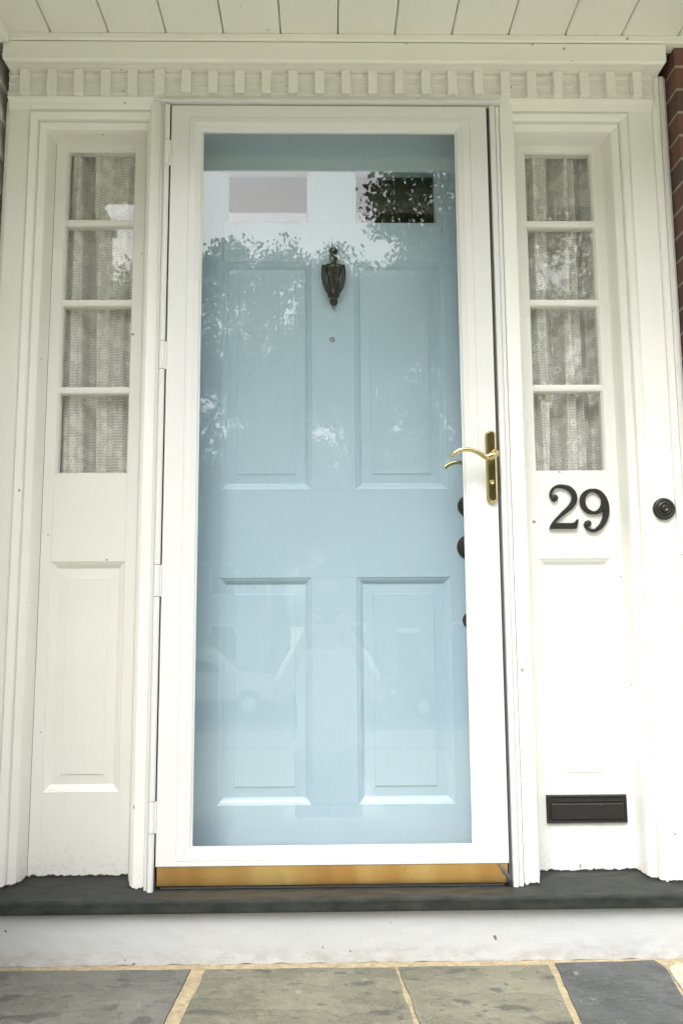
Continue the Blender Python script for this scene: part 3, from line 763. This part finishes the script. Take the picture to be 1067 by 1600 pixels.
# ------------------------------------------------------------------ what stands opposite and shows in the glass, plus one added light-blocking maple
def tree(name, loc, H, trunk_h, blobs, nleaf, lsize, mat, label, seed, group):
    rnd = random.Random(seed)
    root = empty(name, loc, label, 'tree', group)
    b = MB(); L = Vector(loc)
    b.tube(smoothpts([L, L+Vector((.1, 0, trunk_h*.5)), L+Vector((-.05, .1, trunk_h)), L+Vector((.1, 0, H*.8))], 4), [H*.028*(1-.85*i/12) for i in range(13)], 9)
    for (c, r) in blobs:
        e = L+Vector(c)
        b.tube(smoothpts([L+Vector((0, 0, trunk_h*rnd.uniform(.7, 1.))), L+Vector((c[0]*.4, c[1]*.4, trunk_h+(c[2]-trunk_h)*.45)), e], 3), [H*.011, H*.009, H*.008, H*.006, H*.005, H*.003, H*.002], 6)
        for _ in range(4):
            q = e+Vector((rnd.uniform(-1, 1), rnd.uniform(-1, 1), rnd.uniform(-.8, 1)))*r[0]*.8
            b.tube([e, (e+q)*.5+Vector((0, 0, .05*H*rnd.random())), q], [H*.003, H*.002, H*.0008], 4)
    b.build('trunk', 'bark', root)
    vs, fs = [], []
    tot = sum(r[0]*r[1]*r[2] for c, r in blobs)
    for c, r in blobs:
        n = int(nleaf*r[0]*r[1]*r[2]/tot)
        ncl = max(6, n//22)
        for _ in range(ncl):
            while True:
                d = Vector((rnd.uniform(-1, 1), rnd.uniform(-1, 1), rnd.uniform(-1, 1)))
                if d.length < 1 and d.length > .25 * rnd.random(): break
            base = L+Vector(c)+Vector((d.x*r[0], d.y*r[1], d.z*r[2]))
            for _ in range(22):
                p = base+Vector((rnd.gauss(0, 1), rnd.gauss(0, 1), rnd.gauss(0, .8)))*lsize*1.5
                a = Vector((rnd.uniform(-1, 1), rnd.uniform(-1, 1), rnd.uniform(-.7, .7))).normalized()
                u = a.orthogonal().normalized(); v = a.cross(u); an = rnd.uniform(0, 6.28); u, v = u*math.cos(an)+v*math.sin(an), v*math.cos(an)-u*math.sin(an)
                s = lsize*rnd.uniform(.6, 1.25); i0 = len(vs)
                vs += [p-u*s*.6, p+v*s*.32-u*s*.1, p+u*s*.15+v*s*.5, p+u*s*.7, p+u*s*.15-v*s*.5, p-v*s*.32-u*s*.1]
                fs += [(i0, i0+1, i0+2, i0+3, i0+4, i0+5)]
    me = bpy.data.meshes.new('crown'); me.from_pydata([v-L for v in vs], [], fs); me.materials.append(M[mat])
    o = bpy.data.objects.new('crown', me); COL.objects.link(o); o.parent = root
    return root
rt = random.Random(5)
# near tree to the right of the path: dark leafy mass that fills the right of the reflection
bl = []
for k in range(16):
    bl.append(((rt.uniform(-1.3, 1.9), rt.uniform(-1.2, 1.2), rt.uniform(3.4, 8.4)), (.85, .85, .7)))
for k in range(12):
    bl.append(((rt.uniform(.6, 4.2), rt.uniform(-1.2, 1.2), rt.uniform(2.6, 8.0)), (.95, .9, .8)))
for k in range(5):
    q_ = (rt.uniform(-1.75, -.5), rt.uniform(-.6, .6), rt.uniform(6.3, 8.7))
    bl += [(q_, (.6, .6, .55))]*3
tree('maple_tree', (3.1, -8.2, ground_z(-8.2)), 9.5, 2.6, bl, 50000, .062, 'leaf', 'maple tree beside the front path, mirrored in the right of the glass', 3, 'trees mirrored in the storm door glass')
bl = [((rt.uniform(-2.6, 2.0), rt.uniform(-2.2, 2.6), rt.uniform(3.0, 10.0)), (1.3, 1.2, 1.0)) for k in range(30)]
tree('maple_tree', (-5.6, -5.6, ground_z(-5.6)), 10.5, 2.8, bl, 30000, .11, 'leaf', 'unseen maple tree added left of the porch to block sky light', 8, 'trees added out of view to block light')  # extra maple, out of view, added to dim the right of the doorway
def row(x, y, H, wdt, nb, nl, seed, label, lo=.32):
    q = random.Random(seed); bl = []
    for k in range(nb):
        h = q.uniform(lo, 1.)
        rad = wdt*(1-abs(h-.6)*1.1)
        a = q.uniform(0, 6.28); rr_ = q.uniform(0, rad)
        bl.append(((rr_*math.cos(a), rr_*math.sin(a), H*h*.93), (wdt*.34, wdt*.34, H*.085)))
    tree('maple_tree', (x, y, -1.95), H, H*.28, bl, nl, .125, 'leaf2', label, seed, 'trees mirrored in the storm door glass')
row(-5.2, -27.0, 16.4, 3.9, 30, 44000, 11, 'leftmost street tree mirrored in the storm door glass')
row(-1.4, -28.5, 17.2, 3.6, 34, 46000, 12, 'street tree mirrored left of the knocker')
row(2.0, -28.0, 16.4, 3.4, 32, 42000, 13, 'street tree mirrored just right of the knocker')
row(6.4, -28.5, 18.5, 4.8, 34, 46000, 14, 'tallest street tree mirrored at the right')
row(-8.6, -28.0, 15.6, 4.0, 40, 44000, 17, 'dense street tree mirrored in the left sidelight', .16)
row(-13.0, -26.5, 17.0, 5.0, 30, 20000, 15, 'broad street tree farther left across the road', .18)
row(12.5, -29.0, 17.0, 4.8, 24, 20000, 16, 'broad street tree farther right across the road')

def house(x, y, wd, h, label, mat):
    r = empty('house', (x, y, -1.95), label, 'house', 'houses across the road')
    MB().box(x-wd/2, x+wd/2, y-8, y, -1.95, -1.95+h).build('wall', mat, r)
    b = MB(); b.extr([(x-wd/2-.4, -1.95+h+.002), (x, -1.95+h+2.2), (x+wd/2+.4, -1.95+h+.002)], 'y', y-8.4, y+.4); b.build('roof', 'roofm', r)
    for i in (-1, 1):
        for zz in (.9, 3.6):
            if zz+1.4 > h: continue
            f = MB(); X = x+i*wd*.28; f.nest([(X-.6, X+.6, zz-1.95, zz-.45, y+.03), (X-.5, X+.5, zz-1.85, zz-.55, y+.05), (X-.5, X+.5, zz-1.85, zz-.55, y+.012)], cap=False)
            w_ = f.build('window', 'trim', r)
            MB().box(X-.5, X+.5, y+.004, y+.01, zz-1.85, zz-.55).build('pane', 'carglass', w_)
    d = MB().box(x-.5, x+.5, y+.002, y+.06, -1.93, .2, .01).build('door', 'trim', r)
house(-6.5, -34, 8.5, 5.2, 'two storey cream house across the road, left one', 'cream')
house(4.0, -35, 9.0, 4.6, 'brick house across the road, right one', 'brick2')

def wheel(b, x, y, z, r, root):
    m = MB(); m.lathe([(r*.55, -.10), (r*.95, -.11), (r, -.07), (r, .07), (r*.95, .11), (r*.55, .10)], (x, y, z), 'y', 26); t_ = m.build('wheel', 'rubber', root)
    m = MB(); m.lathe([(r*.56, -.09), (r*.5, .10), (r*.2, .12), (.001, .12)], (x, y, z), 'y', 20); m.build('rim', 'silver', t_)
def pickup(x, y, z, label):
    """crew cab pickup, nose towards +x, its side towards the house"""
    r = empty('pickup_truck', (x, y, z), label, 'pickup truck')
    b = MB(); y0, y1 = y-.95, y+.95
    low = [(-2.75, .50), (-2.75, 1.12), (-.78, 1.14), (-.78, 1.14), (1.15, 1.12), (2.45, 1.02), (2.68, .92), (2.75, .5)]
    b.extr([(x+p, z+q) for p, q in low], 'y', y0, y1)
    cabp = [(-.80, 1.135), (-.74, 1.74), (-.62, 1.84), (.45, 1.84), (.62, 1.78), (1.28, 1.125)]
    A = [b.bm.verts.new((x+p, y1-.02 if q < 1.3 else y1-.16, z+q)) for p, q in cabp]; Bq = [b.bm.verts.new((x+p, y0+.02 if q < 1.3 else y0+.16, z+q)) for p, q in cabp]
    for i in range(len(cabp)-1): b.bm.faces.new((A[i], A[i+1], Bq[i+1], Bq[i]))
    b.bm.faces.new(A); b.bm.faces.new(Bq[::-1])
    b.build('body', 'silver', r)
    for pts in ([(-.62, 1.20), (-.58, 1.70), (.0, 1.72), (.0, 1.20)], [(.10, 1.20), (.10, 1.72), (.46, 1.70), (.98, 1.24), (.96, 1.20)]):
        g = MB(); g.bm.faces.new([g.bm.verts.new((x+p, y1-.012-.14*((q-1.13)/.6), z+q)) for p, q in pts]); g.build('side_window', 'carglass', r, normals=True)
    for wx in (-1.75, 1.75):
        wheel(b, x+wx, y1-.08, z+.38, .38, r); wheel(b, x+wx, y0+.08, z+.38, .38, r)
    MB().box(x+2.55, x+2.72, y1-.25, y1+.005, z+.70, z+.90, .01).build('headlight', 'lamp', r)
pickup(-3.4, -21.0, -1.94, 'silver crew cab pickup parked across the road, mirrored in the left of the glass')
def sedan(x, y, z, label):
    r = empty('parked_car', (x, y, z), label, 'car')
    b = MB(); y0, y1 = y-.88, y+.88
    low = [(-2.2, .35), (-2.25, .75), (-2.0, .9), (-1.2, .94), (1.5, .96), (2.15, .9), (2.25, .6), (2.2, .35)]
    b.extr([(x+p, z+q) for p, q in low], 'y', y0, y1)
    top = [(-1.25, .935), (-.45, 1.40), (.75, 1.42), (1.6, .955)]
    A = [b.bm.verts.new((x+p, y1-.02-.2*(q > 1), z+q)) for p, q in top]; Bq = [b.bm.verts.new((x+p, y0+.02+.2*(q > 1), z+q)) for p, q in top]
    for i in range(3): b.bm.faces.new((A[i], A[i+1], Bq[i+1], Bq[i]))
    b.bm.faces.new(A); b.bm.faces.new(Bq[::-1]); b.build('body', 'darkcar', r)
    for pts in ([(-.98, .99), (-.42, 1.33), (.12, 1.35), (.12, .99)], [(.2, .99), (.2, 1.35), (.7, 1.36), (1.32, .99)]):
        g = MB(); g.bm.faces.new([g.bm.verts.new((x+p, y1-.012-.2*((q-.95)/.45), z+q)) for p, q in pts]); g.build('side_window', 'carglass', r)
    for wx in (-1.4, 1.4):
        wheel(b, x+wx, y1-.08, z+.32, .32, r); wheel(b, x+wx, y0+.08, z+.32, .32, r)
    MB().box(x-2.27, x-2.1, y1-.4, y1+.005, z+.60, z+.74, .01).build('headlight', 'lamp', r)
sedan(4.3, -20.6, -1.94, 'dark blue parked car across the road, mirrored in the right of the glass')

# the photographer, standing on the path with the camera raised
def skinned(name, verts, edges, radii, mat, parent=None, root=0, sub=2):
    me = bpy.data.meshes.new(name); me.from_pydata(verts, edges, []); o = bpy.data.objects.new(name, me); COL.objects.link(o)
    mod = o.modifiers.new('s', 'SKIN'); 
    for i, r in enumerate(radii):
        sv = me.skin_vertices[0].data[i]; sv.radius = r if isinstance(r, tuple) else (r, r); sv.use_root = (i == root)
    mod.use_smooth_shade = True
    s2 = o.modifiers.new('u', 'SUBSURF'); s2.levels = sub; s2.render_levels = sub
    bpy.context.view_layer.update()
    dg = bpy.context.evaluated_depsgraph_get(); ev = o.evaluated_get(dg)
    nm = bpy.data.meshes.new_from_object(ev); nm.name = name
    bpy.data.objects.remove(o)
    q = bpy.data.objects.new(name, nm); COL.objects.link(q); nm.materials.clear(); nm.materials.append(M[mat])
    for p in nm.polygons: p.use_smooth = True
    if parent: q.parent = parent; nm.transform(Matrix.Translation(-Vector(parent.location)))
    return q
def person():
    X, Y, Z = .4255, -2.42, -.93
    V = []; E = []; Rd = []
    def v(p, r, link=None):
        V.append((X+p[0], Y+p[1], Z+p[2])); Rd.append(r)
        if link is not None: E.append((link, len(V)-1))
        return len(V)-1
    pel = v((0, 0, .95), (.15, .11)); wa = v((0, .0, 1.10), (.13, .10), pel); ch = v((0, 0, 1.30), (.155, .11), wa); nk0 = v((0, 0, 1.43), (.075, .065), ch); nk = v((0, .03, 1.50), .052, nk0)
    hd0 = v((0, .06, 1.56), (.066, .08), nk); hd = v((0, .065, 1.63), (.078, .095), hd0); hd2 = v((0, .06, 1.70), (.062, .078), hd)
    nose = None
    for s in (-1, 1):
        hp = v((s*.09, 0, .90), .09, pel); kn_ = v((s*.095, .03, .50), .058, hp); an = v((s*.095, -.01, .09), .038, kn_); v((s*.105, .15, .035), (.04, .03), an)
        sh = v((s*.17, 0, 1.37), .055, ch); el = v((s*.27, .09, 1.15), .042, sh); wr = v((s*.115, .17, 1.50), .028, el)
        pm = v((s*.085, .19, 1.555), (.034, .018), wr)
        for k, (dx, L_) in enumerate(((-.025, .055), (-.009, .065), (.009, .06), (.024, .045))):
            a = v((s*(.085+dx*.7), .215, 1.585+.0), .0085, pm); bq = v((s*(.075+dx*.7-.012), .235, 1.585+.006*k), .0075, a); v((s*(.06+dx*.5-.016), .243, 1.58+.007*k), .0065, bq)
        a = v((s*.055, .185, 1.53), .010, pm); v((s*.035, .20, 1.54), .0085, a)
    body = skinned('person', V, E, Rd, 'skin')
    body.location = (0, 0, 0); tag(body, 'photographer in white shirt and pale trousers, camera raised, mirrored in the glass', 'person')
    # clothes: a loose shirt and trousers following the same bones
    sv, se, sr = [], [], []
    def q(p, r, link=None):
        sv.append((X+p[0], Y+p[1], Z+p[2])); sr.append(r)
        if link is not None: se.append((link, len(sv)-1))
        return len(sv)-1
    a = q((0, 0, 1.05), (.18, .14)); hem = q((0, 0, .84), (.22, .17), a); b_ = q((0, 0, 1.30), (.18, .135), a); c_ = q((0, .0, 1.41), (.10, .085), b_)
    for s in (-1, 1):
        d = q((s*.175, 0, 1.37), .075, b_); e = q((s*.235, .05, 1.22), .072, d)
    sh = skinned('shirt', sv, se, sr, 'shirt', body)
    sv, se, sr = [], [], []
    a = q((0, 0, .93), (.165, .125))
    for s in (-1, 1):
        b_ = q((s*.095, 0, .84), .105, a); c_ = q((s*.085, .03, .50), .098, b_); q((s*.085, 0, .12), .090, c_)
    skinned('trousers', sv, se, sr, 'pants', body)
    m = MB(); m.sphere((X, Y+.035, Z+1.69), .105, .92, 1.05, 1.0); m.sphere((X, Y-.02, Z+1.60), .085, 1.0, .8, 1.3); m.build('hair', 'hair', body)
    m = MB(); hx, hy, hz = X, Y+.165, Z+1.635
    for s in (-1, 1): m.sphere((hx+s*.032, hy-.018, hz), .012, 1.2, .6, .8)
    m.sphere((hx, hy-.002, hz-.035), .014, .8, 1.1, 1.4); m.build('face_features', 'skin', body)
    cam_ = empty('camera_body', (X, Y+.235, Z+1.6), 'black camera held up by the photographer', 'camera')
    m = MB(); m.box(X-.066, X+.066, Y+.198, Y+.233, Z+1.555, Z+1.635, .006, 2); m.box(X-.03, X+.03, Y+.198, Y+.236, Z+1.634, Z+1.662, .006, 2); m.build('body', 'rubber', cam_)
    m = MB(); m.lathe([(.034, Y+.2335), (.034, Y+.262), (.031, Y+.276), (.026, Y+.274), (.024, Y+.258)], (X, 0, Z+1.588), 'y', 24); m.build('lens', 'rubber', cam_)
person()
